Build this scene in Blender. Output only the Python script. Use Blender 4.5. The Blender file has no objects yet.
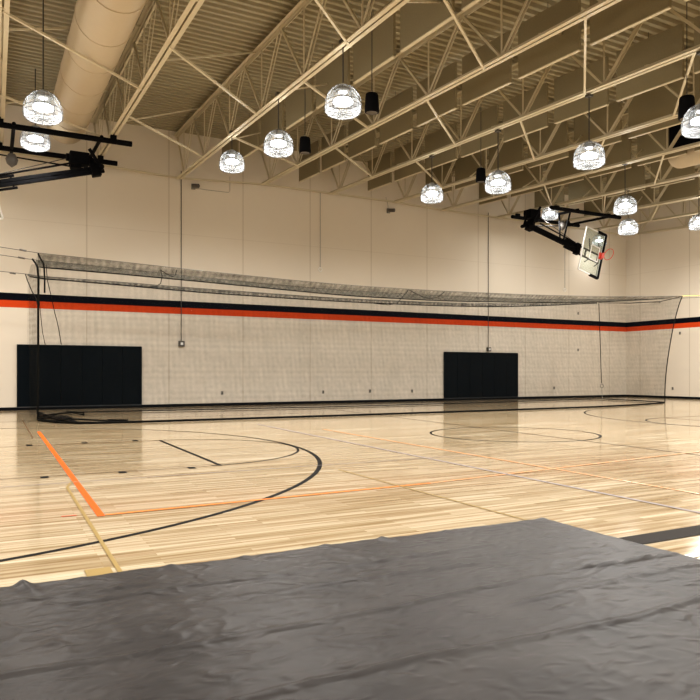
import bpy, bmesh, math, random
from mathutils import Vector, Matrix
random.seed(7)
C = bpy.context.scene.collection
PI = math.pi

# ------------------------------------------------------------------ mesh helpers
class MB:
    def __init__(s): s.v = []; s.f = []; s.smooth = []
    def face(s, pts, smooth=False):
        b = len(s.v); s.v += [tuple(p) for p in pts]; s.f.append(tuple(range(b, b+len(pts)))); s.smooth.append(smooth)
    def grid(s, rows, smooth=True, closed=False):
        b = len(s.v); n = len(rows[0])
        for r in rows: s.v += [tuple(p) for p in r]
        for i in range(len(rows)-1):
            for j in range(n if closed else n-1):
                k = (j+1) % n
                s.f.append((b+i*n+j, b+i*n+k, b+(i+1)*n+k, b+(i+1)*n+j)); s.smooth.append(smooth)
    def box(s, c, d, rot=None):
        x, y, z = d[0]/2, d[1]/2, d[2]/2
        P = [Vector(p) for p in ((-x,-y,-z),(x,-y,-z),(x,y,-z),(-x,y,-z),(-x,-y,z),(x,-y,z),(x,y,z),(-x,y,z))]
        if rot: P = [rot @ p for p in P]
        b = len(s.v); s.v += [tuple(Vector(c)+p) for p in P]
        for q in ((0,3,2,1),(4,5,6,7),(0,1,5,4),(1,2,6,5),(2,3,7,6),(3,0,4,7)):
            s.f.append(tuple(b+i for i in q)); s.smooth.append(False)
    def bar(s, p, q, w, h, up=(0,0,1)):
        p, q = Vector(p), Vector(q); d = (q-p); L = d.length; d.normalize()
        u = Vector(up)
        if abs(d.dot(u)) > .99: u = Vector((0,1,0))
        x = d.cross(u).normalized(); z = x.cross(d).normalized()
        R = Matrix((x, d, z)).transposed()
        s.box((p+q)/2, (w, L, h), R)
    def tube(s, pts, r, n=8, caps=True):
        pts = [Vector(p) for p in pts]; rows = []
        prev = None
        for i, p in enumerate(pts):
            t = (pts[min(i+1, len(pts)-1)] - pts[max(i-1, 0)]).normalized()
            if prev is None:
                a = Vector((0,0,1)) if abs(t.z) < .9 else Vector((1,0,0))
                x = t.cross(a).normalized()
            else:
                x = (prev - t*prev.dot(t)).normalized()
            prev = x; y = t.cross(x)
            rr = r[i] if isinstance(r, (list, tuple)) else r
            rows.append([p + x*math.cos(2*PI*k/n)*rr + y*math.sin(2*PI*k/n)*rr for k in range(n)])
        s.grid(rows, True, True)
        if caps: s.face(rows[0][::-1]); s.face(rows[-1])
    def torus(s, c, R, r, n=28, m=6, ax=None):
        M = ax or Matrix.Identity(3); c = Vector(c); rows = []
        for i in range(n+1):
            a = 2*PI*i/n
            rows.append([c + M @ Vector(((R+r*math.cos(b))*math.cos(a), (R+r*math.cos(b))*math.sin(a), r*math.sin(b))) for b in [2*PI*j/m for j in range(m)]])
        s.grid(rows, True, True)
    def lathe(s, prof, c=(0,0,0), n=28):
        rows = [[(c[0]+r*math.cos(2*PI*k/n), c[1]+r*math.sin(2*PI*k/n), c[2]+z) for k in range(n)] for r, z in prof]
        s.grid(rows, True, True)
    def build(s, name, mat, parent=None, bevel=0, label=None):
        me = bpy.data.meshes.new(name); me.from_pydata(s.v, [], s.f)
        me.polygons.foreach_set('use_smooth', s.smooth)
        me.materials.append(mat); me.update()
        o = bpy.data.objects.new(name, me); C.objects.link(o)
        if parent: o.parent = parent
        if bevel:
            m = o.modifiers.new('bevel', 'BEVEL'); m.width = bevel; m.segments = 2; m.limit_method = 'ANGLE'
        if label: o['label'] = label
        return o
def tag(o, label=None, cat=None, group=None, kind=None):
    if label: o['label'] = label
    if cat: o['category'] = cat
    if group: o['group'] = group
    if kind: o['kind'] = kind
    return o
def empty(name, loc, label=None, cat=None, group=None):
    o = bpy.data.objects.new(name, None); o.empty_display_size = .2; C.objects.link(o); o.location = loc
    return tag(o, label, cat, group)
def struct(mb, name, mat, parent=None):
    o = mb.build(name, mat, parent); o['kind'] = 'structure'; return o
def interp(P, x):
    if x <= P[0][0]: return P[0][1]
    for (a, b), (c, d) in zip(P, P[1:]):
        if x <= c:
            t = (x-a)/(c-a); return b+(d-b)*t
    return P[-1][1]
def smooth_interp(P, x):
    e = .9
    return (interp(P, x-e)+interp(P, x)*2+interp(P, x+e))/4 if P[0][0]+e < x < P[-1][0]-e else interp(P, x)

# ------------------------------------------------------------------ materials
def mat(name):
    m = bpy.data.materials.new(name); m.use_nodes = True
    nt = m.node_tree; return m, nt, nt.nodes, nt.links, nt.nodes['Principled BSDF']
def simple(name, col, rough=.5, metal=0, spec=.5, noise=.06, scale=6, coat=0, bump=0):
    m, nt, N, L, P = mat(name)
    P.inputs['Roughness'].default_value = rough; P.inputs['Metallic'].default_value = metal
    P.inputs['Specular IOR Level'].default_value = spec; P.inputs['Coat Weight'].default_value = coat
    tc = N.new('ShaderNodeTexCoord'); nz = N.new('ShaderNodeTexNoise'); nz.inputs['Scale'].default_value = scale
    L.new(tc.outputs['Object'], nz.inputs['Vector'])
    mx = N.new('ShaderNodeMix'); mx.data_type = 'RGBA'
    mx.inputs[6].default_value = tuple(c*(1-noise) for c in col)+(1,); mx.inputs[7].default_value = tuple(min(1, c*(1+noise)) for c in col)+(1,)
    L.new(nz.outputs['Fac'], mx.inputs[0]); L.new(mx.outputs[2], P.inputs['Base Color'])
    if bump:
        b = N.new('ShaderNodeBump'); b.inputs['Strength'].default_value = bump; b.inputs['Distance'].default_value = .01
        L.new(nz.outputs['Fac'], b.inputs['Height']); L.new(b.outputs[0], P.inputs['Normal'])
    return m
def math_node(N, L, op, a, b=None, c=None):
    n = N.new('ShaderNodeMath'); n.operation = op
    for i, v in enumerate((a, b, c)):
        if v is None: continue
        if isinstance(v, (int, float)): n.inputs[i].default_value = v
        else: L.new(v, n.inputs[i])
    return n.outputs[0]

WALLC = (.70, .64, .55)
def wall_mat(name, axis, off):
    m, nt, N, L, P = mat(name)
    P.inputs['Roughness'].default_value = .8; P.inputs['Specular IOR Level'].default_value = .08
    g = N.new('ShaderNodeNewGeometry'); sp = N.new('ShaderNodeSeparateXYZ'); L.new(g.outputs['Position'], sp.inputs[0])
    z = sp.outputs['Z']; u = sp.outputs[axis]
    nz = N.new('ShaderNodeTexNoise'); nz.inputs['Scale'].default_value = .35; nz.inputs['Detail'].default_value = 4
    L.new(g.outputs['Position'], nz.inputs['Vector'])
    mx = N.new('ShaderNodeMix'); mx.data_type = 'RGBA'
    mx.inputs[6].default_value = tuple(c*.94 for c in WALLC)+(1,); mx.inputs[7].default_value = tuple(c*1.05 for c in WALLC)+(1,)
    L.new(nz.outputs['Fac'], mx.inputs[0]); cur = mx.outputs[2]
    # vertical panel joints every 2.73 m, one horizontal joint at 6.1 m
    t = math_node(N, L, 'DIVIDE', math_node(N, L, 'ADD', u, off), 2.73)
    fr = math_node(N, L, 'ABSOLUTE', math_node(N, L, 'SUBTRACT', math_node(N, L, 'FRACT', t), .5))
    j = math_node(N, L, 'GREATER_THAN', fr, .5-.0075)
    h = math_node(N, L, 'LESS_THAN', math_node(N, L, 'ABSOLUTE', math_node(N, L, 'SUBTRACT', z, 6.15)), .012)
    jj = math_node(N, L, 'MULTIPLY_ADD', h, .4, math_node(N, L, 'MULTIPLY', j, 1.0))
    mj = N.new('ShaderNodeMix'); mj.data_type = 'RGBA'; mj.inputs[7].default_value = (.30, .235, .16, 1)
    L.new(math_node(N, L, 'MULTIPLY', jj, .33), mj.inputs[0]); L.new(cur, mj.inputs[6]); cur = mj.outputs[2]
    for lo, hi, col in ((3.30, 3.53, (.60, .075, .018, 1)), (3.53, 3.765, (.004, .005, .010, 1))):
        a = math_node(N, L, 'MULTIPLY', math_node(N, L, 'GREATER_THAN', z, lo), math_node(N, L, 'LESS_THAN', z, hi))
        k = N.new('ShaderNodeMix'); k.data_type = 'RGBA'; k.inputs[7].default_value = col
        L.new(a, k.inputs[0]); L.new(cur, k.inputs[6]); cur = k.outputs[2]
    L.new(cur, P.inputs['Base Color'])
    n2 = N.new('ShaderNodeTexNoise'); n2.inputs['Scale'].default_value = 40; L.new(g.outputs['Position'], n2.inputs['Vector'])
    b = N.new('ShaderNodeBump'); b.inputs['Strength'].default_value = .15; b.inputs['Distance'].default_value = .004
    L.new(n2.outputs['Fac'], b.inputs['Height']); L.new(b.outputs[0], P.inputs['Normal'])
    return m

def floor_mat():
    m, nt, N, L, P = mat('maple_floor')
    g = N.new('ShaderNodeNewGeometry')
    br = N.new('ShaderNodeTexBrick'); br.offset = .37; br.offset_frequency = 2
    br.inputs['Scale'].default_value = 1; br.inputs['Brick Width'].default_value = .95; br.inputs['Row Height'].default_value = .058
    br.inputs['Mortar Size'].default_value = .0010; br.inputs['Mortar Smooth'].default_value = .1; br.inputs['Bias'].default_value = -.1
    br.inputs['Color1'].default_value = (.67, .59, .44, 1); br.inputs['Color2'].default_value = (.41, .32, .19, 1); br.inputs['Mortar'].default_value = (.40, .27, .13, 1)
    L.new(g.outputs['Position'], br.inputs['Vector'])
    mp = N.new('ShaderNodeMapping'); mp.inputs['Scale'].default_value = (.8, 22, 1); L.new(g.outputs['Position'], mp.inputs['Vector'])
    nz = N.new('ShaderNodeTexNoise'); nz.inputs['Scale'].default_value = 1; nz.inputs['Detail'].default_value = 3; L.new(mp.outputs[0], nz.inputs['Vector'])
    rmp = N.new('ShaderNodeValToRGB'); rmp.color_ramp.elements[0].position = .3; rmp.color_ramp.elements[1].position = .62
    rmp.color_ramp.elements[0].color = (.60, .48, .36, 1); rmp.color_ramp.elements[1].color = (1, 1, 1, 1)
    L.new(nz.outputs['Fac'], rmp.inputs[0])
    mp2 = N.new('ShaderNodeMapping'); mp2.inputs['Scale'].default_value = (.22, 2.2, 1); L.new(g.outputs['Position'], mp2.inputs['Vector'])
    nz2 = N.new('ShaderNodeTexNoise'); nz2.inputs['Scale'].default_value = 1; nz2.inputs['Detail'].default_value = 4; L.new(mp2.outputs[0], nz2.inputs['Vector'])
    r2 = N.new('ShaderNodeValToRGB'); r2.color_ramp.elements[0].position = .3; r2.color_ramp.elements[1].position = .7
    r2.color_ramp.elements[0].color = (.80, .74, .66, 1); r2.color_ramp.elements[1].color = (1, 1, 1, 1); L.new(nz2.outputs['Fac'], r2.inputs[0])
    a = N.new('ShaderNodeMix'); a.data_type = 'RGBA'; a.blend_type = 'MULTIPLY'; a.inputs[0].default_value = 1
    L.new(br.outputs['Color'], a.inputs[6]); L.new(rmp.outputs[0], a.inputs[7])
    b = N.new('ShaderNodeMix'); b.data_type = 'RGBA'; b.blend_type = 'MULTIPLY'; b.inputs[0].default_value = .9
    L.new(a.outputs[2], b.inputs[6]); L.new(r2.outputs[0], b.inputs[7])
    L.new(b.outputs[2], P.inputs['Base Color'])
    P.inputs['Roughness'].default_value = .10; P.inputs['Specular IOR Level'].default_value = .36
    n3 = N.new('ShaderNodeTexNoise'); n3.inputs['Scale'].default_value = 2.2; L.new(g.outputs['Position'], n3.inputs['Vector'])
    bp = N.new('ShaderNodeBump'); bp.inputs['Strength'].default_value = .04; bp.inputs['Distance'].default_value = .02
    L.new(n3.outputs['Fac'], bp.inputs['Height']); L.new(bp.outputs[0], P.inputs['Normal'])
    return m

def net_mat(name, dens, col=(.055, .06, .055)):
    """knotted twine mesh: mostly open, seen from afar as a grey veil with a faint weave"""
    m, nt, N, L, P = mat(name)
    g = N.new('ShaderNodeNewGeometry')
    mp = N.new('ShaderNodeMapping'); mp.inputs['Scale'].default_value = (5, 5, .5); L.new(g.outputs['Position'], mp.inputs['Vector'])
    nz = N.new('ShaderNodeTexNoise'); nz.inputs['Scale'].default_value = 1; nz.inputs['Detail'].default_value = 5; L.new(mp.outputs[0], nz.inputs['Vector'])
    n2 = N.new('ShaderNodeTexNoise'); n2.inputs['Scale'].default_value = 9; n2.inputs['Detail'].default_value = 3; L.new(g.outputs['Position'], n2.inputs['Vector'])
    s = math_node(N, L, 'ADD', math_node(N, L, 'SUBTRACT', nz.outputs['Fac'], .5), math_node(N, L, 'MULTIPLY', math_node(N, L, 'SUBTRACT', n2.outputs['Fac'], .5), .9))
    sp = N.new('ShaderNodeSeparateXYZ'); L.new(g.outputs['Position'], sp.inputs[0])
    w = None
    for ax, per in (('X', .17), ('Z', .17)):
        q = math_node(N, L, 'SINE', math_node(N, L, 'MULTIPLY', sp.outputs[ax], 2*PI/per))
        w = q if w is None else math_node(N, L, 'ADD', w, q)
    f = math_node(N, L, 'MULTIPLY_ADD', s, dens*1.1, dens)
    f = math_node(N, L, 'MULTIPLY_ADD', w, dens*.12, f)
    f = math_node(N, L, 'MINIMUM', math_node(N, L, 'MAXIMUM', f, dens*.2), .97)
    tr = N.new('ShaderNodeBsdfTransparent'); mx = N.new('ShaderNodeMixShader')
    P.inputs['Base Color'].default_value = (*col, 1); P.inputs['Roughness'].default_value = .8
    P.inputs['Specular IOR Level'].default_value = .08
    L.new(f, mx.inputs[0]); L.new(tr.outputs[0], mx.inputs[1]); L.new(P.outputs[0], mx.inputs[2])
    L.new(mx.outputs[0], N['Material Output'].inputs[0])
    return m
def emis(name, col, s):
    m, nt, N, L, P = mat(name)
    P.inputs['Base Color'].default_value = (.8, .8, .8, 1)
    P.inputs['Emission Color'].default_value = (*col, 1); P.inputs['Emission Strength'].default_value = s
    return m
def glass_like(name, tint, fac, rough=.05, emit=0):
    """thin clear pane: see-through with a fresnel sheen"""
    m, nt, N, L, P = mat(name)
    tr = N.new('ShaderNodeBsdfTransparent'); tr.inputs[0].default_value = (*tint, 1)
    P.inputs['Base Color'].default_value = (.85, .87, .86, 1); P.inputs['Roughness'].default_value = rough
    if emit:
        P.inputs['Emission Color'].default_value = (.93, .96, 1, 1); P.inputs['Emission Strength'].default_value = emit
    lw = N.new('ShaderNodeLayerWeight'); lw.inputs[0].default_value = .35
    f = math_node(N, L, 'MULTIPLY_ADD', lw.outputs['Facing'], fac*1.6, fac*.5)
    f = math_node(N, L, 'MINIMUM', f, .95)
    mx = N.new('ShaderNodeMixShader'); L.new(f, mx.inputs[0]); L.new(tr.outputs[0], mx.inputs[1]); L.new(P.outputs[0], mx.inputs[2])
    L.new(mx.outputs[0], N['Material Output'].inputs[0]); return m

M = dict(
    floor=floor_mat(), wallB=wall_mat('painted_wall_panels_back', 'X', 0), wallR=wall_mat('painted_wall_panels_side', 'Y', 1.0),
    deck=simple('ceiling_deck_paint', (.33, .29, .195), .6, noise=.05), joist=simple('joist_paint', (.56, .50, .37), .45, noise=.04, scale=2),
    baffle=simple('baffle_fabric', (.26, .222, .138), .9, noise=.10, scale=30), duct=simple('duct_paint', (.50, .42, .30), .55, noise=.03),
    base=simple('black_rubber', (.004, .005, .007), .5, spec=.12), pad=simple('navy_vinyl', (.0035, .0065, .0095), .5, spec=.07, noise=.2, scale=1.5), padseam=simple('pad_edge', (.04, .045, .05), .5),
    black=simple('black_enamel', (.005, .005, .006), .7, spec=.08), steel=simple('brushed_steel', (.45, .45, .45), .3, .9), zinc=simple('dull_zinc', (.30, .29, .27), .45, .6),
    white=simple('white_enamel', (.80, .80, .78), .4), orange=simple('orange_rim', (.75, .06, .025), .4),
    rope=simple('black_rope', (.008, .008, .007), .9, spec=.1), cable=simple('steel_cable', (.10, .095, .085), .45, .6), yellow=simple('yellow_cable', (.75, .62, .15), .5),
    net=net_mat('net_mesh', .12, (.006, .0065, .006)), net2=net_mat('net_roof_mesh', .46, (.07, .078, .07)), netd=net_mat('net_gathered', .62, (.055, .06, .054)), neth=net_mat('net_heap', .72, (.010, .009, .009)), nete=net_mat('net_end_mesh', .26, (.006, .0065, .006)),
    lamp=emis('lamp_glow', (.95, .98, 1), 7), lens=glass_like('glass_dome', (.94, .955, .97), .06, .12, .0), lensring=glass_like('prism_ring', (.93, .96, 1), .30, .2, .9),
    guard=simple('wire_guard', (.16, .165, .17), .4, .3), boardglass=glass_like('board_glass', (.86, .90, .87), .10, .04),
    cam=simple('grey_plastic', (.10, .09, .08), .5),
)
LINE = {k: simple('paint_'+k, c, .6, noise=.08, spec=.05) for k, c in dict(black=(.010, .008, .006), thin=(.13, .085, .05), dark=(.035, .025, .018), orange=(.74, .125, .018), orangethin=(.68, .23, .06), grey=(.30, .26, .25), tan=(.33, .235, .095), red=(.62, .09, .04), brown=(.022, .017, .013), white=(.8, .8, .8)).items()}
LINE['lightorange'] = simple('paint_lightorange', (.66, .33, .15), .28, noise=.08, spec=.14)

# ------------------------------------------------------------------ room shell
X0, X1, Y0, Y1 = -6.0, 28.5, -8.0, 24.42
SL = .062
def chord_z(Y, zb=8.15): return zb + SL*(Y-24.1)
DECK = 1.60
mb = MB(); mb.grid([[(X0-.3, Y0-.3, 0), (X1+.3, Y0-.3, 0)], [(X0-.3, Y1+.3, 0), (X1+.3, Y1+.3, 0)]], False)
floor = struct(mb, 'floor', M['floor'])
ZT = chord_z(Y1)+DECK+.25
mb = MB(); mb.box(((X0+X1)/2, Y1+.12, ZT/2), (X1-X0+.5, .24, ZT)); struct(mb, 'wall_back', M['wallB'])
mb = MB(); mb.box((X1+.12, (Y0+Y1)/2, ZT/2), (.24, Y1-Y0, ZT)); struct(mb, 'wall_right', M['wallR'])
mb = MB(); mb.box((X0-.12, (Y0+Y1)/2, ZT/2), (.24, Y1-Y0, ZT)); struct(mb, 'wall_left', M['wallR'])
mb = MB(); mb.box(((X0+X1)/2, Y0-.12, ZT/2), (X1-X0+.5, .24, ZT)); struct(mb, 'wall_front', M['wallB'])
# fluted roof deck, ribs running across the joists
mb = MB(); rows = []; y = Y0-.2; P_ = .25
while y < Y1+.1:
    for dy, dz in ((0, 0), (.10, 0), (.125, .08), (.225, .08)):
        yy = y+dy; z = chord_z(yy)+DECK+dz
        rows.append([(X0-.2, yy, z), (X1+.2, yy, z)])
    y += P_
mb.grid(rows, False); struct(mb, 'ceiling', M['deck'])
mb = MB(); mb.box(((X0+X1)/2, Y1-.008, .05), (X1-X0, .016, .10)); struct(mb, 'baseboard_back', M['base'])
mb = MB(); mb.box((X1-.008, (Y0+Y1)/2, .05), (.016, Y1-Y0-.04, .10)); struct(mb, 'baseboard_right', M['base'])

# ---- painted court lines (flat paint, children of the floor)
def strip(pts, w, z=.002):
    mb = MB(); pts = [Vector((p[0], p[1], z)) for p in pts]; rows = []
    for i, p in enumerate(pts):
        t = (pts[min(i+1, len(pts)-1)]-pts[max(i-1, 0)]).normalized(); n = Vector((-t.y, t.x, 0))
        rows.append([p+n*w/2, p-n*w/2])
    mb.grid(rows, False); return mb
def arc(cx, cy, r, a0, a1, n=72): return [(cx+r*math.cos(math.radians(a0+(a1-a0)*i/n)), cy+r*math.sin(math.radians(a0+(a1-a0)*i/n))) for i in range(n+1)]
_z = [.0012]
def line(name, pts, w, col, label=None):
    _z[0] += .00012
    o = strip(pts, w, _z[0]).build(name, LINE[col], floor); o['kind'] = 'structure'
    if label: o['label'] = label
    return o
line('three_point_line', arc(-1.75, 10.76, 6.12, -88, 88), .06, 'black', 'black three point arc painted on the floor')
line('three_point_line', arc(20.1, 10.7, 6.13, 92, 268), .045, 'black')
for (fx, sgn, c1, c2) in ((2.6, -1, 'dark', 'thin'), (15.85, 1, 'thin', 'thin')):
    line('lane_line', [(fx+sgn*7, 8.66), (fx, 8.66)], .035, c2); line('lane_line', [(fx+sgn*7, 12.42), (fx, 12.42)], .035, c2)
    line('free_throw_line', [(fx, 8.64), (fx, 12.40)], .055, 'black' if sgn < 0 else 'thin')
    line('free_throw_circle', arc(fx-.12, 10.53, 1.85, -90, 90) if sgn < 0 else arc(fx, 10.53, 1.85, 90, 270), .04, 'black')
for X in (.5, 1.36, 2.2):
    for Y in (8.60, 12.50): line('lane_block', [(X-.04, Y), (X+.05, Y)], .16 if Y < 10 else .24, 'black')
line('centre_circle', arc(9.08, 10.5, 1.62, 0, 360), .045, 'black')
line('centre_line', [(9.0, 4.4), (9.9, 20.6)], .03, 'dark')
line('side_line', [(-5, 18.75), (8, 18.75)], .035, 'dark'); line('side_line', [(-5, 3.35), (3.9, 3.35)], .20, 'brown')
line('orange_boundary_line', [(.79, 6.04), (.79, 15.3)], .062, 'orange', 'short thick bright orange line')
line('orange_boundary_line', [(.83, 6.08), (4.2, 6.2)], .05, 'orangethin'); line('orange_boundary_line', [(4.2, 6.2), (8.7, 6.72), (14.5, 7.3)], .05, 'lightorange')
line('orange_boundary_line', [(6.2, 4.2), (6.2, 13.2)], .05, 'lightorange')
line('grey_boundary_line', [(5.36, 3.5), (5.45, 15.2)], .05, 'grey')
line('grey_boundary_line', [(-2, 8.05), (6.2, 8.05)], .02, 'grey')
line('tan_boundary_line', [(.67, 3.9), (.67, 7.72), (.73, 8.02), (.80, 8.12)], .028, 'tan'); line('tan_boundary_line', [(3.84, 4.2), (3.78, 7.6)], .022, 'tan')
line('tan_block', [(.555, 4.0), (.555, 4.43)], .15, 'tan')
line('corner_mark', [(.62, 13.9), (.62, 19.2)], .03, 'thin'); line('red_dash', [(.49, 6.17), (.61, 6.17)], .022, 'red')
line('end_line', [(3.5, 3.40), (16, 3.42)], .21, 'brown', 'broad dark brown band beside the grey floor cover')
line('floor_glare_mark', [(4.0, 2.94), (4.16, 2.95)], .07, 'white')  # glare on the floorboards, put in as a white patch

# ------------------------------------------------------------------ roof joists
JX = [(.12, 8.10), (2.95, 8.12), (5.72, 8.02), (8.83, 8.20), (11.64, 8.20), (14.58, 8.20), (16.95, 8.13), (19.92, 8.12), (22.8, 8.10), (25.7, 8.12), (28.1, 8.08)]
ORD = ['first', 'second', 'third', 'fourth', 'fifth', 'sixth', 'seventh', 'eighth', 'ninth', 'tenth', 'eleventh', 'twelfth', 'thirteenth', 'fourteenth']
JH = 1.45
for k, (X, zb) in enumerate(JX):
    YE = 24.12; YS = -6.0
    r = empty('roof_joist', (X, YE, zb), f'tan open-web steel roof joist, {ORD[k]} from the left', 'roof joist', 'open-web joists under the roof deck')
    def P(Y, top): return Vector((0, Y-YE, SL*(Y-24.1) + (JH+(8.15-zb) if top else 0)))
    def angle_pair(mb, a, b, s, dirz):
        for sx in (-1, 1):
            o = Vector((sx*.018, 0, 0))
            mb.bar(a+o+Vector((sx*s/2, 0, 0)), b+o+Vector((sx*s/2, 0, 0)), s, .012)
            mb.bar(a+o+Vector((sx*.006, 0, dirz*s/2)), b+o+Vector((sx*.006, 0, dirz*s/2)), .012, s)
    bc = MB(); angle_pair(bc, P(YE, 0), P(YS, 0), .085, 1); bc.build('bottom_chord', M['joist'], r)
    tc = MB(); angle_pair(tc, P(Y1-.01, 1), P(YS, 1), .085, -1); tc.build('top_chord', M['joist'], r)
    Y = 23.3; step = 2.55
    w = MB(); w.bar(P(Y, 0), P(Y1-.15, 1), .045, .05); w.build('web_member', M['joist'], r)
    while Y > 1.5:
        Yt = Y-step/2; Yn = Y-step
        w = MB()
        for sx in (-.035, .035): w.bar(P(Y, 0)+Vector((sx, 0, 0)), P(Yt, 1)+Vector((sx, 0, 0)), .012, .06)
        w.build('web_member', M['joist'], r)
        w = MB(); w.bar(P(Yn, 0)+Vector((0, 0, .03)), P(Yt, 1)-Vector((0, 0, .03)), .05, .05); w.build('web_member', M['joist'], r)
        w = MB(); w.bar(P(Y, 0)+Vector((.0, 0, .03)), P(Y, 1)-Vector((0, 0, .03)), .028, .028); w.build('web_member', M['joist'], r)
        Y = Yn
    if k < len(JX)-1:     # bridging that braces this joist to the next
        dX = JX[k+1][0]-X; dz = JX[k+1][1]-zb; top = JH+(8.15-zb)
        for Yb in (20.7, 15.9, 11.1, 6.3):
            b = MB(); b.bar((0, Yb-2.7-YE, SL*(Yb-2.7-24.1)), (dX, Yb-YE, dz+SL*(Yb-24.1)), .045, .045); b.build('bridging_brace', M['joist'], r)
            b = MB(); b.bar((0, Yb-1.6-YE, SL*(Yb-24.1)), (dX, Yb+.1-YE, top+SL*(Yb-24.1)), .035, .035); b.build('bridging_brace', M['joist'], r)
        b = MB(); b.bar((0, -.15, 0), (dX, -.15, dz), .06, .05); b.build('end_strut', M['joist'], r)

# ------------------------------------------------------------------ acoustic baffles between joists
bays = [(7.25, 2), (10.2, 3), (13.1, 4), (15.75, 5), (18.4, 6), (21.4, 7), (24.3, 8)]
def visible(X, Y, Z, m=60):
    th = math.atan2(355, 684); a = X*math.cos(th)-Y*math.sin(th); d = X*math.sin(th)+Y*math.cos(th)
    return d > 1 and -m < 350+684*a/d < 700+m and -m < 373-684*(Z-1.2)/d
proto = None
for X, jl in bays:
    n = 0; Y = 23.9 - .12*(jl-2); ln = 1.75; gap = .28
    while Y > 3:
        z = chord_z(Y-ln/2)+.28; Yc = Y-ln/2; hgt = 1.16
        if visible(X, Yc, z):
            lab = f'tan acoustic baffle, {ORD[n]} from the back wall, in the row right of the {ORD[jl]} joist'
            if proto is None:
                b = MB(); a = SL
                for s in (-1, 1):
                    b.face([(s*.03, -ln/2, -a*ln/2), (s*.03, ln/2, a*ln/2), (s*.03, ln/2, a*ln/2+hgt), (s*.03, -ln/2, -a*ln/2+hgt)][::s])
                b.face([(-.03, -ln/2, -a*ln/2), (-.03, ln/2, a*ln/2), (.03, ln/2, a*ln/2), (.03, -ln/2, -a*ln/2)])
                b.face([(-.03, -ln/2, -a*ln/2+hgt), (-.03, ln/2, a*ln/2+hgt), (.03, ln/2, a*ln/2+hgt), (.03, -ln/2, -a*ln/2+hgt)][::-1])
                for s in (-1, 1):
                    b.face([(-.03, s*ln/2, s*a*ln/2), (.03, s*ln/2, s*a*ln/2), (.03, s*ln/2, s*a*ln/2+hgt), (-.03, s*ln/2, s*a*ln/2+hgt)][::s])
                pr = empty('acoustic_baffle', (X, Yc, z))
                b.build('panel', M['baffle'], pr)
                e = MB(); e.bar((0, -ln/2, -a*ln/2), (0, ln/2, a*ln/2), .075, .02)
                e.build('bottom_rail', M['joist'], pr)
                w = MB()
                w.tube([(0, 0, hgt-.02), (0, 0, hgt+.15)], .006, 5)
                w.build('hanger_wire', M['cable'], pr)
                proto = pr; r = pr
            else:
                r = proto.copy(); C.objects.link(r); r.location = (X, Yc, z)
                for ch in proto.children:
                    c_ = ch.copy(); C.objects.link(c_); c_.parent = r
            tag(r, lab, 'acoustic panel', 'acoustic baffles hung between the joists')
        n += 1; Y -= ln+gap

# round air ducts
def duct(X, Z, r, ya, yb, label, slope=SL):
    e = empty('air_duct', (X, ya, Z), label, 'air duct')
    mb = MB(); rows = []
    def ring(Y, rr, n=32): return [(rr*math.cos(2*PI*k/n), Y-ya, rr*math.sin(2*PI*k/n)+slope*(Y-ya)) for k in range(n)]
    L = [(ya+.30, .02), (ya+.295, r*.35), (ya+.26, r*.62), (ya+.19, r*.82), (ya+.10, r*.95), (ya, r)]
    rows = [ring(Y, q) for Y, q in L] + [ring(yb, r)]
    mb.grid(rows, True, True); mb.build('duct_body', M['duct'], e)
    Y = ya-1.6
    while Y > yb:
        s = MB(); q = ring(Y, r+.012); q2 = ring(Y-.05, r+.012); s.grid([ring(Y, r), q, q2, ring(Y-.05, r)], True, True); s.build('duct_seam', M['duct'], e); Y -= 1.6
    w = MB(); Y = ya-1
    while Y > yb:
        w.tube([(0, Y-ya, r*.98+slope*(Y-ya)), (0, Y-ya, DECK+chord_z(Y)-Z)], .008, 5); Y -= 2.4
    w.build('hanger_wire', M['cable'], e)
duct(1.87, 8.52, .53, 21.9, 3, 'round painted air duct with rounded end above the left basketball hoop')
duct(19.1, 8.05, .42, 14.3, 5, 'round painted air duct below the black panel at upper right')

# black screen panel between joists at the right
e = empty('roll_down_screen', (18.0, 11.2, 7.75), 'large black rectangular panel hung among the joists at upper right', 'screen')
mb = MB(); a = .04
for s in (-.06, .06):
    mb.face([(s, -2.6, -2.6*a), (s, 2.6, 2.6*a), (s, 2.6, .88+2.6*a), (s, -2.6, .88-2.6*a)])
mb.face([(-.06, -2.6, -2.6*a), (-.06, 2.6, 2.6*a), (.06, 2.6, 2.6*a), (.06, -2.6, -2.6*a)])
mb.face([(-.06, 2.6, 2.6*a), (.06, 2.6, 2.6*a), (.06, 2.6, .88+2.6*a), (-.06, 2.6, .88+2.6*a)])
mb.build('panel', M['black'], e)
mb = MB(); mb.bar((0, -2.62, -2.62*a-.02), (0, 2.62, 2.62*a-.02), .16, .05); mb.build('bottom_rail', M['joist'], e)
mb = MB()
for q in (-2, 2): mb.tube([(0, q, .85+q*a), (0, q, 1.35+q*a)], .012, 6)
mb.build('hanger_rod', M['cable'], e)

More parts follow.
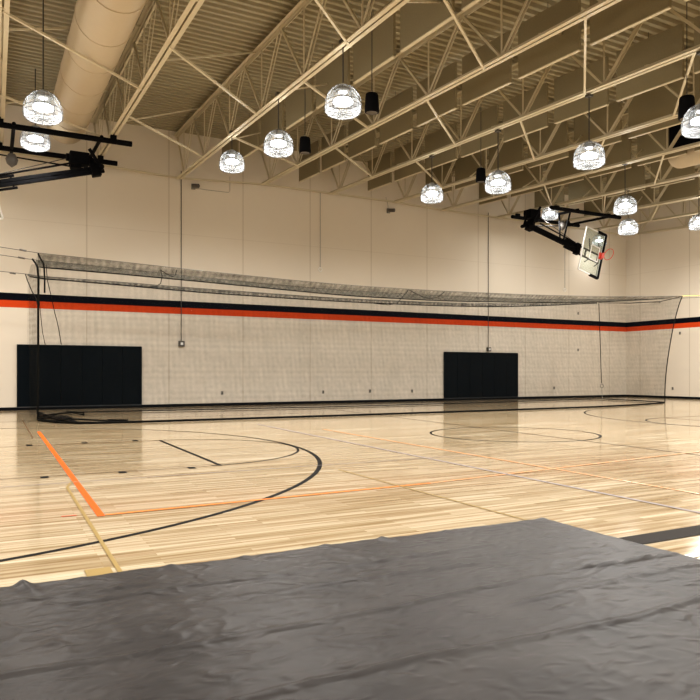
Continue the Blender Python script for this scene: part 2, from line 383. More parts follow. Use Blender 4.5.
# ------------------------------------------------------------------ light fixtures
def make_fixture():
    r = empty('pendant_light', (0, 0, 0))
    R = .325
    m = MB(); m.lathe([(.0, .30), (.07, .30), (.085, .26), (.11, .25), (.115, .16), (.09, .14), (0, .14)], n=20); m.build('ballast_housing', M['steel'], r)
    m = MB(); m.lathe([(.10, .235), (.18, .215), (.245, .165), (.285, .10), (.305, .03), (.318, -.05)], n=32); m.build('glass_dome', M['lens'], r)
    m = MB(); m.lathe([(.318, -.05), (.325, -.09), (.324, -.17), (.315, -.215), (.285, -.235)], n=32); m.build('prismatic_ring', M['lensring'], r)  # ring emission stands in for lamp light scattered by the prisms
    m = MB(); m.lathe([(.0, .055), (.10, .045), (.165, .015), (.185, -.02), (.17, -.05), (.10, -.065), (0, -.07)], n=24); m.build('lamp', M['lamp'], r)
    g = MB()
    for z, q in ((.225, .19), (.12, .29), (-.04, .335), (-.12, .342), (-.20, .335), (-.245, .29)): g.torus((0, 0, z), q, .0055, 28, 4)
    for k in range(12):
        a = 2*PI*k/12; pr = [(.12, .26), (.20, .225), (.29, .12), (.325, .03), (.338, -.06), (.342, -.15), (.33, -.22), (.285, -.248)]
        g.tube([(q*math.cos(a), q*math.sin(a), z) for q, z in pr], .0055, 4, False)
    for q in (.09, .18): g.torus((0, 0, -.25), q, .005, 20, 4)
    for k in range(4):
        a = PI*k/4; g.tube([(.285*math.cos(a), .285*math.sin(a), -.248), (-.285*math.cos(a), -.285*math.sin(a), -.248)], .005, 4)
    g.build('wire_guard', M['guard'], r)
    return r
fix0 = make_fixture()
fixtures = [  # x, y, z, hangs from joist chord, description
    (.80, 14.0, 6.18, 0, 'lit glass dome pendant light just above the beams of the left basketball hoop frame'),
    (.98, 20.6, 7.63, 0, 'lit glass dome pendant light hanging behind the front beam of the left hoop frame'),
    (5.72, 11.3, 6.24, 1, 'lit glass dome pendant light beside the black speaker nearest the top of the photo'),
    (5.72, 14.55, 6.43, 1, 'lit glass dome pendant light hanging left of the black speaker, on a long cord'),
    (5.72, 17.99, 6.96, 1, 'lit glass dome pendant light closest to back wall, left of the black speakers'),
    (11.64, 17.09, 6.60, 1, 'lit glass dome pendant light nearest the back wall over the middle of the net'),
    (11.64, 14.05, 6.18, 1, 'lit glass dome pendant light with a black speaker just to its left behind a joist'),
    (11.64, 10.97, 6.01, 1, 'lit glass dome pendant light hung above the right basketball backboard'),
    (11.64, 8.27, 5.90, 1, 'lit glass dome pendant light cut by the right edge below the black panel'),
    (16.95, 14.56, 6.29, 1, 'lit glass dome pendant light just right of the right backboard, upper of the pair'),
    (20.5, 21.43, 7.86, 0, 'lit glass dome pendant light behind the roof frame of the right basketball hoop'),
    (19.92, 16.98, 6.38, 1, 'lit glass dome pendant light just right of the right backboard, lower of the pair'),
    (22.8, 16.29, 6.71, 1, 'lit glass dome pendant light at the right edge near the right wall'),
    (25.7, 23.6, 7.56, 1, 'lit glass dome pendant light seen through the glass of the right backboard'),
]
def lamp(x, y, z, e=100, up=True):
    l = bpy.data.lights.new('lamp_light', 'AREA'); l.shape = 'DISK'; l.size = .5; l.energy = e; l.color = (1, .975, .935)
    o = bpy.data.objects.new('lamp_light', l); C.objects.link(o); o.location = (x, y, z-.27)
    if up:
        l2 = bpy.data.lights.new('lamp_uplight', 'POINT'); l2.shadow_soft_size = .2; l2.energy = e*.40; l2.color = (1, .97, .92)
        o2 = bpy.data.objects.new('lamp_uplight', l2); C.objects.link(o2); o2.location = (x, y, z+.05)
ENERGY = 190
for i, (x, y, z, onj, lab) in enumerate(fixtures):
    if i == 0: r = fix0
    else:
        r = fix0.copy(); C.objects.link(r)
        for ch in fix0.children:
            if ch.name.startswith('cord'): continue
            c_ = ch.copy(); C.objects.link(c_); c_.parent = r
    if i == 1: r.scale = (1.12, 1.12, 1.12)
    r.location = (x, y, z); tag(r, lab, 'pendant light', 'glass dome pendant lights')
    top = chord_z(y)+(.0 if onj else DECK)
    m = MB(); m.tube([(0, 0, .29), (0, 0, top-z+.02)], .014, 6); m.box((0, 0, top-z-.02), (.12, .12, .05)); m.build('cord', M['cable'], r)
    lamp(x, y, z, ENERGY*(1 if y < 20 else .5 if y < 22 else .12))
for x in (.75, 5.6, 12, 17.8, 24):            # the rest of the lighting grid, beyond the frame
    for y in (-5, -1, 2.5, 5.5): lamp(x, y, chord_z(y)-.9, ENERGY*.62, False)
for p in ((-3.5, 13), (-3.5, 17), (-3.5, 21), (-3.5, 8), (25.7, 10), (25.7, 14), (25.7, 18)): lamp(p[0], p[1], chord_z(p[1])-.9, ENERGY*.8, True)

# ------------------------------------------------------------------ hanging speakers
def speaker(x, y, z, s, label):
    r = empty('hanging_speaker', (x, y, z), label, 'speaker', 'black speakers hanging from the roof')
    m = MB(); m.lathe([(0, .5), (.22, .5), (.30, .47), (.33, .40), (.345, .25), (.36, 0), (.375, -.25), (.385, -.42), (.36, -.49), (.30, -.5)], n=24)
    for i, v in enumerate(m.v): m.v[i] = (v[0]*s, v[1]*s*.9, v[2]*s)
    m.build('speaker_body', M['black'], r)
    m = MB(); m.lathe([(.30, -.5), (.28, -.485), (.0, -.47)], n=24)
    for i, v in enumerate(m.v): m.v[i] = (v[0]*s, v[1]*s*.9, v[2]*s)
    m.build('grille', M['cam'], r)
    top = chord_z(y)+DECK-z
    m = MB(); m.tube([(0, 0, .49*s), (0, 0, top)], .010, 6); m.build('hanger_cable', M['cable'], r)
    m = MB(); m.torus((0, 0, .54*s), .06*s, .012, 12, 5, Matrix.Rotation(PI/2, 3, 'X')); m.build('eyelet', M['steel'], r)
speaker(6.92, 15.79, 6.93, .40, 'black hanging speaker between two lit pendants, in line above the cord on the back wall')
speaker(6.83, 12.19, 6.71, .40, 'black hanging speaker right of the pendant at the top centre')
speaker(12.5, 15.85, 6.93, .40, 'black hanging speaker partly behind a joist beside a lit pendant, right of centre')
speaker(12.5, 9.2, 6.60, .46, 'black hanging speaker at the upper right edge above the black panel, partly behind a joist')

# ------------------------------------------------------------------ side-folding basketball hoops
def backstop(sg, pv, boardoff, mlen, alpha, xb, yb, zf, ybeams, label, ym, ybd):
    """sg=+1 the mast swings to the right. all part coordinates are world metres, re-based on the root"""
    r = empty('basketball_hoop', (pv[0], pv[1], pv[2]), label, 'basketball hoop', 'ceiling-hung basketball hoops folded up sideways')
    O = Vector(pv); S = lambda p: Vector(p)-O
    m_ = Vector((sg*math.cos(alpha), 0, -math.sin(alpha))); w_ = Vector((sg*math.sin(alpha), 0, math.cos(alpha))); n_ = Vector((0, -1, 0))
    # roof frame
    for Yb, z in zip(yb, zf):
        b = MB(); b.tube([S((xb[0], Yb, z)), S((xb[1], Yb, z))], .075, 10); b.build('roof_beam', M['black'], r)
    for Xb in ybeams:
        b = MB(); b.tube([S((Xb, yb[0]-.15, zf[0]+.03)), S((Xb, yb[1]+.5, zf[1]+.05))], .05, 10); b.build('roof_beam', M['black'], r)
    for Yb, z in zip(yb, zf):                       # clamps to the joists
        for Jx, jz in JX:
            if xb[0]-.1 < Jx < xb[1]+.1:
                c = MB(); zt = chord_z(Yb, jz)
                c.box(S((Jx, Yb, (z+zt)/2)), (.16, .14, max(.1, zt-z+.06))); c.build('joist_clamp', M['black'], r)
    # pivot brackets and mast
    for dy in (-.22, .22):
        b = MB(); b.tube([O*0+Vector((0, dy, 0)), S((pv[0]+sg*.35, ym+dy*1.6, zf[0]+.02))], .05, 8); b.build('pivot_hanger', M['black'], r)
    ax = MB(); ax.tube([Vector((0, -.35, 0)), Vector((0, .35, 0))], .07, 12); ax.build('pivot_axle', M['black'], r)
    mast = MB()
    dY = Vector((0, ym-pv[1], 0))
    e1 = m_*(mlen*.68)
    for ww in (-.055, .055): mast.bar(w_*ww+dY-m_*.1, w_*ww+dY+e1, .11, .095, w_)
    mo = mast.build('mast', M['black'], r)
    mast = MB()
    for ww in (-.17, .17):
        mast.tube([w_*ww+dY+m_*(mlen*.50), w_*ww+dY+m_*mlen], .038, 8)
    for q in (.52, .66, .80, .98): mast.bar(w_*-.17+dY+m_*(mlen*q), w_*.17+dY+m_*(mlen*q), .06, .05)
    mast.build('mast_extension', M['black'], r)
    cl = MB(); R3 = Matrix((m_, Vector((0, 1, 0)), w_)).transposed()
    cl.box(dY+m_*(mlen*.68), (.22, .2, .46), R3); cl.build('mast_collar', M['black'], r); cl = MB(); cl.box(dY+m_*(mlen*.03), (.25, .26, .36), R3); cl.build('mast_collar', M['black'], r)
    for dy in ((-.3, .3) if sg > 0 else ()):
        b = MB(); b.tube([S((pv[0]+sg*2.0, ym+dy, zf[0])), dY+m_*(mlen*.46)+Vector((0, dy*.3, 0))], .035, 8); b.build('brace', M['black'], r)
    b = MB(); b.tube([w_*.30+dY+m_*.6, w_*.22+dY+m_*(mlen*.64)], .028, 8); b.build('brace', M['black'], r)
    b = MB(); b.tube([w_*.10+dY+m_*.2+Vector((0, .3, 0)), S((pv[0]+sg*3.4, ym+.6, zf[1]-.35))], .022, 8); b.build('brace', M['black'], r)
    # hoist motor on the frame
    h = MB(); c = S((pv[0]+sg*.55, ym+.35, zf[0]-.12)); h.box(c, (.55, .42, .36)); h.box(c+Vector((sg*.1, 0, -.2)), (.3, .34, .2)); mt = h.build('hoist_motor', M['black'], r, .03)
    h = MB(); h.tube([c+Vector((-.36, 0, .02)), c+Vector((.36, 0, .02))], .11, 14); h.build('winch_drum', M['black'], mt)
    h = MB(); c2 = S((pv[0]+sg*2.35, ym+.5, zf[0]-.36)); h.lathe([(0, .20), (.10, .17), (.17, .02), (.13, -.12), (0, -.22)], c2, 8); h.build('cable_pulley', M['cam'], r)
    h = MB(); h.tube([c+Vector((sg*.3, 0, 0)), dY+m_*(mlen*.6)+w_*.25], .012, 6); h.build('hoist_cable', M['cable'], r)
    # backboard
    BC = m_*boardoff + Vector((0, ybd-pv[1], 0)) - w_*.2
    Hh, W = .535, .915
    B = lambda m1, w1, d=0: BC+m_*m1+w_*w1+n_*d
    g = MB()
    for d in (0, .012): g.face([B(-Hh, -W, d), B(Hh, -W, d), B(Hh, W, d), B(-Hh, W, d)])
    bb = g.build('backboard', M['boardglass'], r, label='clear glass backboard')
    f = MB()
    for a, b2 in (((-Hh, -W), (Hh, -W)), ((Hh, -W), (Hh, W)), ((Hh, W), (-Hh, W)), ((-Hh, W), (-Hh, -W))):
        f.bar(B(*a), B(*b2), .045, .045, n_)
    f.build('board_frame', M['white'], bb)
    t = MB(); ta, tb, tw = Hh-.16, Hh-.62, .295
    for a, b2 in (((ta, -tw), (tb, -tw)), ((tb, -tw), (tb, tw)), ((tb, tw), (ta, tw)), ((ta, tw), (ta, -tw))):
        t.bar(B(*a, .016), B(*b2, .016), .05, .006, n_)
    t.build('target_square', M['white'], bb)
    p = MB()
    p.bar(B(Hh+.03, -W-.03), B(Hh+.03, W+.03), .10, .10, n_)
    for s_ in (-1, 1): p.bar(B(Hh+.05, s_*(W+.02)), B(Hh-.42, s_*(W+.02)), .09, .09, n_)
    p.build('edge_padding', M['black'], bb)
    for s_ in (-1, 1):
        k = MB(); k.tube([B(-.25, s_*.5, -.03), dY+m_*(mlen*.86)+w_*s_*.17], .022, 8); k.tube([B(.3, s_*.5, -.03), dY+m_*mlen+w_*s_*.17], .022, 8)
        k.build('board_support', M['black'], r)
    # rim: circle lies in the w/n plane, its normal is the mast direction
    rc = B(Hh-.06, 0, .46); q = MB()
    Mx = Matrix((w_, n_, m_)).transposed()
    q.torus(rc, .235, .012, 32, 8, Mx)
    for s_ in (-1, 1): q.tube([B(Hh-.06, s_*.10, .02), B(Hh-.06, s_*.12, .27)], .012, 6)
    rim = q.build('rim', M['orange'], r, label='orange ring')
    q = MB(); q.box(B(Hh-.06, 0, .04), (.17, .06, .26), R3); q.box(B(Hh-.06, 0, .12), (.05, .14, .2), R3); q.build('rim_bracket', M['orange'], rim)
    return r
backstop(1, (18.9, 21.0, 7.12), 2.95, 4.1, math.radians(15.3), (19.6, 23.5), (20.45, 22.75), (7.78, 7.88), (20.95, 23.1),
         'folded basketball hoop on black roof frame hanging in front of the back wall at right', 21.0, 20.3)
backstop(-1, (2.78, 21.5, 7.26), 3.55, 4.7, math.radians(16), (-2.2, 3.45), (20.1, 22.72), (7.70, 7.86), (.44, 2.62),
         'black folded basketball hoop frame at the upper left edge, backboard mostly cut off', 21.5, 20.6)

# ------------------------------------------------------------------ batting cage net
NEAR = [(.95, 4.17), (2.9, 4.10), (5.02, 4.01), (7.38, 3.93), (9.51, 3.88), (13.02, 3.89), (17.36, 3.98), (20.36, 4.09), (23, 4.23), (25.04, 4.35)]
SAG = [(1.09, 3.91), (2.99, 3.87), (5.17, 3.80), (9.79, 3.64), (13.41, 3.65), (17.88, 3.80), (20.8, 3.97), (23.51, 4.19), (25.04, 4.34)]
FAR = [(.8, 4.12), (1.27, 4.08), (2.89, 4.06), (6.03, 3.99), (9.62, 3.94), (11.42, 3.925), (15.64, 3.98), (18.66, 4.08), (20.85, 4.19), (24.3, 4.42)]
FARB = [(.8, 4.10), (1.27, 4.04), (2.89, 4.01), (6.03, 3.89), (9.62, 3.85), (11.42, 3.84), (15.64, 3.88), (18.66, 3.98), (20.85, 4.12), (24.3, 4.40)]
YN, YM, YF = 18.65, 19.7, 22.4
net = empty('batting_cage_net', (12.5, 19.5, 0), 'long black batting cage net hanging from cables in front of the back wall', 'batting cage')
NO = Vector((12.5, 19.5, 0))
def S(p): return Vector(p)-NO
BOT = [(.95, 18.72), (1.35, 17.6), (1.9, 17.05), (3.2, 16.9), (8.7, 16.85), (14, 16.95), (18.5, 17.1), (21.5, 17.6), (23.1, 18.15), (23.8, 18.5)]
def yb(x): return interp(BOT, x)
def curve_pts(P, n, xa=None, xb=None):
    xa = P[0][0] if xa is None else xa; xb = P[-1][0] if xb is None else xb
    return [(xa+(xb-xa)*i/n) for i in range(n+1)]
# front net
rows = []; n = 90
for j in range(13):
    t = j/12; row = []
    for i in range(n+1):
        u = i/n
        xt = .95+(25.04-.95)*u; xbm = .97+(23.8-.97)*u
        zt = smooth_interp(NEAR, xt)
        x = xt+(xbm-xt)*(1-(1-t)**1.7)**.9
        yy = YN+(yb(xbm)-YN)*t**1.6 + .03*math.sin(u*60+t*3)*math.sin(t*PI)
        row.append(S((x, yy, zt*(1-t)+.015*t)))
    rows.append(row)
mb = MB(); mb.grid(rows); mb.build('front_net', M['net'], net)
# right edge profile reused for ropes
edgeR = [r_[-1]+NO for r_ in rows]
# back net
rows = []
for j in range(11):
    t = j/10
    rows.append([S((.85+(24.28-.85)*i/n, YF-.35*t**2+.04*math.sin(i*.9+t*2)*t, smooth_interp(FAR, .85+(24.28-.85)*i/n)*(1-t)+.015*t)) for i in range(n+1)])
mb = MB(); mb.grid(rows); mb.build('back_net', M['net'], net)
# right end
rows = []
for j, p in enumerate(edgeR):
    t = j/12; q = Vector((24.28-.05*t, YF-.35*t*t, 4.42*(1-t)+.015))
    rows.append([S(p.lerp(q, i/14)+Vector((.12*math.sin(PI*i/14)*(1-t), 0, -.22*math.sin(PI*i/14)*(1-t)))) for i in range(15)])
mb = MB(); mb.grid(rows); mb.build('end_net', M['net'], net)
# left end, drawn in towards the middle of its height by the lacing
ML = [(0, .95, 18.65), (.06, 1.02, 18.75), (.2, 1.0, 18.74), (.5, .96, 18.72), (1, .96, 18.72)]
rows = []
for j in range(15):
    t = j/14; z = 4.17*(1-t)+.012*t
    a = Vector((interp([(q[0], q[1]) for q in ML], t), interp([(q[0], q[2]) for q in ML], t), z))
    pull = min(1, t/.14)**.6
    b = Vector((.8, YF-(2.0+.9*t)*pull, 4.12*(1-t)+.012*t+.0))
    rows.append([S(a.lerp(b, i/12)+Vector((0, 0, -.12*math.sin(2*PI*i/12)**2*(1-t)))) for i in range(13)])
mb = MB(); mb.grid(rows); mb.build('end_net', M['nete'], net)
# roof net between near and middle cables: a sagging trough
rows = []; n = 90
for j in range(9):
    t = j/8; row = []
    for i in range(n+1):
        x = .95+(25.0-.95)*i/n; z0 = smooth_interp(NEAR, x); zs = min(z0-.01, smooth_interp(SAG, x))
        k = 1-(2*t-1)**2
        row.append(S((x, YN+(YM-YN)*t, z0-.02*t-(z0-zs)*k*1.0+.008*math.sin(x*7+j)*k)))
    rows.append(row)
mb = MB(); mb.grid(rows); mb.build('roof_net', M['net2'], net)
# gathered strip along the far cable
rows = []
for j in range(4):
    t = j/3
    rows.append([S((x, YF-.04-.03*math.sin(x*5+t*4), smooth_interp(FAR, x)*(1-t)+(smooth_interp(FARB, x)-.02)*t)) for x in [.85+(24.25-.85)*i/n for i in range(n+1)]])
mb = MB(); mb.grid(rows); mb.build('gathered_net', M['netd'], net)
# ropes
def rope(name, pts, rad, mat_='rope'):
    m = MB(); m.tube([S(p) for p in pts], rad, 6); return m.build(name, M[mat_], net)
def dens(P, y, n=60, xa=None, xb=None, dz=0): return [(x, y, smooth_interp(P, x)+dz) for x in curve_pts(P, n, xa, xb)]
rope('edge_rope', [(x, 19.15, smooth_interp(SAG, x)-.01) for x in curve_pts(SAG, 60, 1.05, 24.6)], .017)
rope('edge_rope', dens(FARB, YF-.06, 60, .9, 24.2, -.03), .019)
rope('edge_rope', [(x, yb(x), .03) for x in curve_pts(BOT, 60)], .030)
rope('edge_rope', [(1.0, 18.9, .03), (1.25, 19.6, .03), (1.6, 21.2, .03), (2.0, 21.9, .03), (6, 21.6, .03), (10, 21.3, .03), (18, 21.6, .03), (22, 22.0, .03), (24.2, 22.05, .03)], .016)
rope('edge_rope', [(24.2, 22.05, .03), (24.1, 20.3, .035), (23.8, 18.5, .03)], .022)
rope('edge_rope', [p-Vector((0, .01, 0)) for p in edgeR], .020)
rope('edge_rope', [(25.04, 18.7, 4.34), (24.95, 19.6, 4.22), (24.7, 21, 4.26), (24.3, 22.35, 4.39)], .016)
rope('edge_rope', [(.95, 18.65, 4.17), (.99, 18.65, 4.08), (1.07, 18.66, 3.93), (1.09, 18.66, 3.80), (1.10, 18.66, 3.55), (1.10, 18.68, 3.2)], .022)
rope('edge_rope', [(.87, 19.6, 4.16), (.92, 19.2, 4.0), (.95, 18.9, 3.85), (.96, 18.72, 3.6), (.955, 18.7, 2.5), (.955, 18.7, 1.2), (.95, 18.72, .03)], .026)
rope('edge_rope', [(.8, 22.35, 4.11), (.82, 21.6, 3.85), (.85, 20.8, 3.6), (.88, 20.0, 3.35), (.93, 19.2, 3.1), (.95, 18.75, 2.9)], .013)
rope('lacing_rope', [(1.13, 18.6, 3.9), (1.16, 18.6, 3.5), (1.25, 18.6, 3.1), (1.33, 18.6, 2.7), (1.38, 18.6, 2.5), (1.42, 18.6, 2.3), (1.48, 18.6, 1.91)], .010)
rope('lacing_rope', [(.97, 18.6, 3.1), (1.0, 18.6, 2.7), (1.05, 18.6, 2.2), (1.11, 18.6, 1.9)], .008)
rope('lacing_rope', [(3.94, 18.6, 3.97), (3.98, 18.6, 3.8), (3.94, 18.6, 3.6), (3.81, 18.6, 3.51), (3.6, 18.6, 3.48), (3.47, 18.6, 3.49)], .011)
rope('lacing_rope', [(3.95, 18.6, 3.95), (4.1, 18.6, 3.86), (4.25, 18.6, 3.80), (4.33, 18.6, 3.84), (4.37, 18.6, 4.0)], .011)
rope('lacing_rope', [(10.5, 18.6, 3.37), (11.0, 18.6, 3.35), (11.32, 18.6, 3.40), (11.6, 18.6, 3.68), (11.77, 18.6, 3.87), (11.95, 18.6, 3.80), (12.27, 18.6, 3.68), (12.6, 18.6, 3.62), (12.9, 18.6, 3.70), (13.18, 18.6, 3.88)], .011)
rope('lacing_rope', [(24.27, 22.3, 4.35), (24.25, 22.2, 2.5), (24.27, 22.15, .75)], .016)
m = MB(); m.torus(S((24.27, 22.13, .62)), .09, .018, 14, 6, Matrix.Rotation(PI/2, 3, 'X')); m.tube([S((24.27, 22.13, .53)), S((24.27, 22.1, .04))], .012, 6); m.build('rope_hook', M['zinc'], net)
for i in range(22):    # snap hooks on the near and far cable
    x = 1.6+i*1.08
    for P_, y in ((NEAR, YN), (FAR, YF)):
        if i % 2 and y == YF: continue
        m = MB(); m.torus(S((x, y, smooth_interp(P_, x)-.005)), .026, .006, 10, 5, Matrix.Rotation(PI/2, 3, 'Y')); m.build('snap_hook', M['zinc'], net)
# heap of slack net lying on the floor at the left end
mb = MB(); rows = []
for i in range(15):
    t = i/14; row = []
    for j in range(19):
        s = j/18
        x = .95+(.85*s)*(1-.15*t)+.1*s*t; y = 18.75-1.75*s**.6*(1-t)+t*1.9*s
        z = .012+.20*(1-s)**1.4*(.65+.35*math.sin(t*9+s*3))*math.sin(PI*min(1, max(0, .5+.5*(1-abs(2*t-1)))))+.05*abs(math.sin(s*8+t*5))*(1-s*.5)
        row.append(S((x, y, max(.012, z))))
    rows.append(row)
mb.grid(rows); mb.build('slack_net', M['neth'], net)
for pts in ([(1.0, 18.8, .10), (1.3, 19.4, .12), (1.7, 20.3, .10), (2.0, 21.2, .06)], [(1.25, 17.6, .05), (1.6, 17.9, .09), (2.2, 17.6, .05), (2.6, 17.2, .04), (2.9, 17.5, .04), (2.5, 17.9, .03)], [(1.9, 21.9, .05), (2.0, 21.0, .06), (2.2, 20.4, .03), (2.3, 21.4, .04), (2.0, 22.0, .04)]):
    rope('slack_rope', pts, .022)
for Y, zl, P_, xr, lab, cm in ((YN, 4.26, NEAR, 28.48, 'thin steel cable nearest the camera that the batting cage net hangs from', 'cable'),
                   (YM, 4.23, [(x, z-.02) for x, z in NEAR], 28.48, 'thin steel cable in the middle of the three holding the batting cage net', 'cable'),
                   (YF, 4.17, FAR, 28.48, 'thin steel cable nearest the back wall holding the batting cage net', 'cable')):
    e = empty('support_cable', (12.5, Y, 4.0), lab, 'cable', 'steel cables holding up the batting cage net')
    zr = 4.60 if Y < 20 else 4.60
    xs = [P_[0][0]+(P_[-1][0]-P_[0][0])*i/60 for i in range(61)]
    pts = [(-5.98, Y, 4.75), (-2.5, Y, 4.47), (.1, Y, zl)]+[(x, Y, smooth_interp(P_, x)+.012) for x in xs]
    m = MB(); m.tube([Vector(p)-Vector((12.5, Y, 4.0)) for p in pts], .0085, 6); m.build('cable_run', M[cm], e)
    m = MB(); m.tube([Vector(p)-Vector((12.5, Y, 4.0)) for p in [(P_[-1][0], Y, P_[-1][1]+.012), (28.42, Y, zr)]], .013 if Y == YN else .008, 6); m.build('cable_end', M['yellow' if Y == YN else 'cable'], e, label='yellow end of the cable' if Y == YN else None)
    m = MB(); m.tube([Vector((P_[0][0]-.42, Y, zl-.03))-Vector((12.5, Y, 4.0)), Vector((P_[0][0]-.26, Y, zl-.05))-Vector((12.5, Y, 4.0))], .022, 8); m.build('turnbuckle', M['cam'], e)
    m = MB(); m.box(Vector((28.46, Y, zr))-Vector((12.5, Y, 4.0)), (.05, .05, .05)); m.build('wall_anchor', M['zinc'], e)

# ------------------------------------------------------------------ wall pads
def wall_pad(xa, xb, n, label):
    e = empty('wall_pad', ((xa+xb)/2, Y1, .1), label, 'wall pad', 'dark navy wall pads on the back wall')
    w = (xb-xa)/n
    for i in range(n):
        m = MB(); m.box((xa+(i+.5)*w-(xa+xb)/2, -.035, 1.02), (w-.003, .06, 2.0)); m.build('pad_panel', M['pad'], e, .012)
    m = MB(); m.box((0, -.03, -.0), (xb-xa, .045, .035)); m.build('bottom_trim', M['padseam'], e)
wall_pad(.62, 4.52, 6, 'dark navy wall pad behind the left end of the batting cage net')
wall_pad(17.23, 21.36, 6, 'dark navy wall pad right of centre, below the small box with a conduit')

# ------------------------------------------------------------------ small wall fittings
def wall_box(x, z, s, label, ztop):
    e = empty('wall_sounder', (x, Y1, z), label, 'wall box')
    m = MB(); m.box((0, -.06, 0), (s, .12, s)); m.build('box_body', M['cam'], e, .01)
    m = MB(); m.box((0, -.125, 0), (s*.45, .012, s*.45)); m.build('box_face', M['white'], e, .004, 'small white face')
    m = MB(); m.tube([(0, -.02, s/2), (0, -.02, ztop-z)], .013, 8); m.build('conduit', M['cable'], e)
wall_box(5.89, 2.24, .20, 'small dark wall box with white face on a conduit, right of the left wall pad', 8.4)
wall_box(19.66, 2.26, .18, 'small dark wall box on a conduit just above the right wall pad', 8.4)
def pull_cord(x, z, zt, label):
    e = empty('pull_cord', (x, Y1-.12, z), label, 'pull cord')
    m = MB(); m.tube([(0, 0, .08), (0, 0, zt-z)], .011, 6); m.build('cord', M['zinc'], e)
    m = MB(); m.torus((0, 0, 0), .075, .014, 16, 6, Matrix.Rotation(PI/2, 3, 'X')); m.build('pull_ring', M['white'], e)
pull_cord(11.3, 5.25, 8.3, 'thin hanging cord with ring on the back wall left of centre')
pull_cord(24.19, 5.18, 8.1, 'thin hanging cord with ring on the back wall beneath the right hoop frame')
def wall_cam(x, z, label, run):
    e = empty('security_camera', (x, Y1, z), label, 'camera')
    m = MB(); m.box((0, -.03, 0), (.14, .06, .20)); m.build('mount_plate', M['zinc'], e, .01)
    m = MB(); m.tube([(0, -.05, 0), (.03, -.18, -.02)], .03, 8); m.build('arm', M['zinc'], e)
    m = MB(); m.tube([(-.02, -.12, 0), (.10, -.34, -.03)], .075, 12); m.build('camera_body', M['cam'], e)
    m = MB(); m.tube([(q[0], -.02, q[1]) for q in run], .007, 6); m.build('conduit', M['zinc'], e)
wall_cam(6.32, 7.89, 'small camera high on the back wall with a thin conduit running right', [(.08, -.05), (1.30, -.05), (1.36, 0), (1.36, .55)])
wall_cam(14.45, 7.91, 'small camera high on the middle of the back wall under the joists', [(0, .1), (-.05, .4), (-.12, .55)])
for (x, z, lab) in ((7.39, .47, 'small low wall outlet on the back wall, leftmost in view'), (11.48, .45, 'small low wall outlet on the back wall, in line beneath the left pull cord'),
               (13.59, .46, 'small low wall outlet on the back wall near its middle'), (15.62, .44, 'small low wall outlet left of the right wall pad'), (23.61, .49, 'small low wall outlet right of the right wall pad'),
               (25.17, 2.32, 'small plate at head height on the back wall near the right corner'), (25.17, 4.1, 'small plate on the back wall just above the black stripe near the corner')):
    e = empty('wall_outlet', (x, Y1, z), lab, 'outlet', 'small plates on the walls')
    m = MB(); m.box((0, -.01, 0), (.09, .018, .13)); m.build('cover_plate', M['zinc'], e, .004)
    m = MB()
    for q in (-.03, .03): m.box((0, -.021, q), (.035, .006, .03))
    m.build('socket', M['black'], e)
for (y, z, lab) in ((21.72, .47, 'small low wall outlet on the right wall beside the net'), (21.33, 3.07, 'small plate on the right wall just below the orange stripe')):
    e = empty('wall_outlet', (X1, y, z), lab, 'outlet', 'small plates on the walls')
    m = MB(); m.box((-.01, 0, 0), (.018, .09, .13)); m.build('cover_plate', M['zinc'], e, .004)
    m = MB()
    for q in (-.03, .03): m.box((-.021, 0, q), (.006, .035, .03))
    m.build('socket', M['black'], e)

# ------------------------------------------------------------------ grey floor cover in the foreground
def cover_mat():
    m, nt, N, L, P = mat('grey_vinyl')
    g = N.new('ShaderNodeNewGeometry')
    nz = N.new('ShaderNodeTexNoise'); nz.inputs['Scale'].default_value = 2.5; nz.inputs['Detail'].default_value = 5; L.new(g.outputs['Position'], nz.inputs['Vector'])
    rp = N.new('ShaderNodeValToRGB'); rp.color_ramp.elements[0].color = (.030, .0265, .025, 1); rp.color_ramp.elements[1].color = (.050, .0445, .0415, 1)
    rp.color_ramp.elements[0].position = .3; rp.color_ramp.elements[1].position = .7
    L.new(nz.outputs['Fac'], rp.inputs[0]); L.new(rp.outputs[0], P.inputs['Base Color'])
    P.inputs['Roughness'].default_value = .42; P.inputs['Specular IOR Level'].default_value = .09
    mp = N.new('ShaderNodeMapping'); mp.inputs['Scale'].default_value = (2.2, 3.2, 1); mp.inputs['Rotation'].default_value = (0, 0, .5); L.new(g.outputs['Position'], mp.inputs['Vector'])
    v = N.new('ShaderNodeTexNoise'); v.noise_type = 'RIDGED_MULTIFRACTAL'; v.inputs['Scale'].default_value = 3.6; v.inputs['Detail'].default_value = 7; v.inputs['Distortion'].default_value = .5
    L.new(mp.outputs[0], v.inputs['Vector'])
    b = N.new('ShaderNodeBump'); b.inputs['Strength'].default_value = 1; b.inputs['Distance'].default_value = .011
    L.new(v.outputs['Fac'], b.inputs['Height']); L.new(b.outputs[0], P.inputs['Normal'])
    return m
from mathutils import noise as mn
def ridge(d, w): return math.exp(-(d/w)**2)
XA, XB, YA, YB = -3.2, 3.99, -1.6, 4.255
nx, ny = 420, 300
rows = []
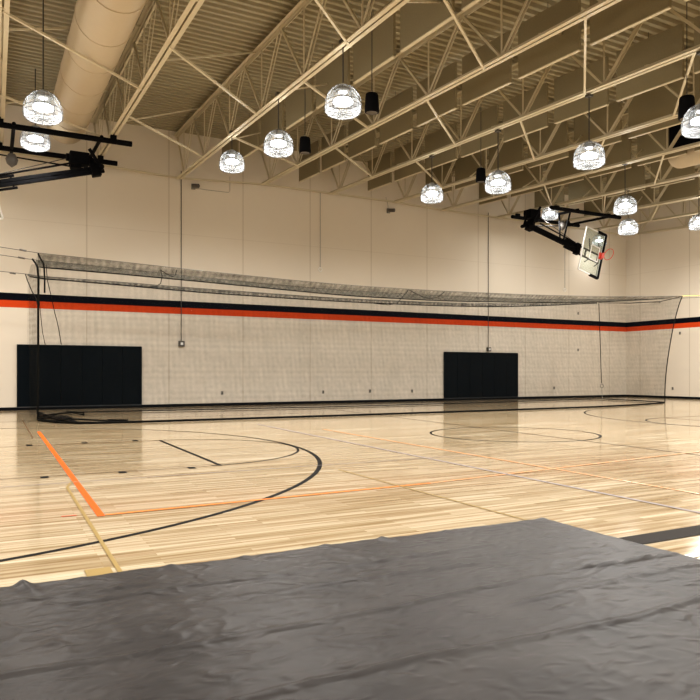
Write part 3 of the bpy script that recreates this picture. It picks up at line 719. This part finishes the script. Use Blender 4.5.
for j in range(ny+1):
    v = j/ny; row = []
    for i in range(nx+1):
        u = i/nx
        edge = .018*mn.noise(Vector((u*34, 3.3, 0)))+.012*mn.noise(Vector((u*90, 1.3, 0)))
        x = XA+(XB-XA)*u; yb_ = YB+edge+.0; y = YA+(yb_-YA)*v
        x += .012*mn.noise(Vector((7.1, v*40, 0)))*u**20
        p = Vector((x, y, 0))
        z = .012
        z += .007*max(0, mn.fractal(Vector((x*1.1, y*1.6, 1.7)), 1, 2, 3)+.25)
        q = mn.noise(Vector((x*3.6+y*2.2, y*7-x*1.4, 4)))          # thin wandering pleats
        z += .0065*ridge(q, .09)*max(0, .4+mn.noise(Vector((x*.9, y*.9, 9))))
        for (yc, x0, x1, hh, ww) in ((3.03, 3.0, 4.0, .020, .018), (2.73, 2.2, 4.2, .012, .02), (3.74, .2, 3.1, .012, .022), (3.42, 1.3, 2.8, .012, .02), (2.98, -1, 2.9, .011, .025), (2.35, -1, 3.8, .011, .03), (3.9, -2, .9, .009, .03)):
            m_ = max(0, min(1, (x-x0)/.25))*max(0, min(1, (x1-x)/.12 if x1 > 3.9 else (x1-x)/.25))
            yw = yc+.035*math.sin(x*2.1+yc*5)+.02*mn.noise(Vector((x*3, yc, 0)))
            z += 1.1*hh*ridge(y-yw, ww*.65)*m_
        for xc, hh in ((.13, .035), (.95, .014), (1.42, .010), (2.0, .012), (2.45, .016), (3.0, .006)):   # little peaks on the far hem
            z += hh*ridge(x-xc-.3*(YB-y), .035)*max(0, 1-(YB-y)/.28)
        en = min(1, min((YB+edge-y)/.02, (XB-x)/.02)+.05); z *= max(.15, min(1, en))
        row.append((x, y, z+.0025))
    rows.append(row)
mb = MB(); mb.grid(rows)
M['cover'] = cover_mat()
cv = mb.build('floor_cover', M['cover']); tag(cv, 'wrinkled dark grey vinyl sheet spread on the wooden floor in the foreground', 'floor cover')

# ------------------------------------------------------------------ camera, world
cam = bpy.data.cameras.new('camera'); cam.sensor_width = 36; cam.lens = 684/700*36; cam.shift_y = 23/700; cam.clip_end = 200
co = bpy.data.objects.new('camera', cam); C.objects.link(co); co.location = (0, 0, 1.2); co.rotation_euler = (PI/2, 0, -math.atan2(355, 684))
sc = bpy.context.scene; sc.camera = co
wd = bpy.data.worlds.new('world'); sc.world = wd; wd.use_nodes = True
wd.node_tree.nodes['Background'].inputs[0].default_value = (1, .9, .75, 1); wd.node_tree.nodes['Background'].inputs[1].default_value = .05
sc.view_settings.view_transform = 'Standard'; sc.view_settings.look = 'None'
try: sc.view_settings.look = 'Medium High Contrast'
except Exception: pass
sc.view_settings.exposure = .08
sc.cycles.max_bounces = 8; sc.cycles.diffuse_bounces = 4; sc.cycles.transparent_max_bounces = 24; sc.cycles.sample_clamp_indirect = 4
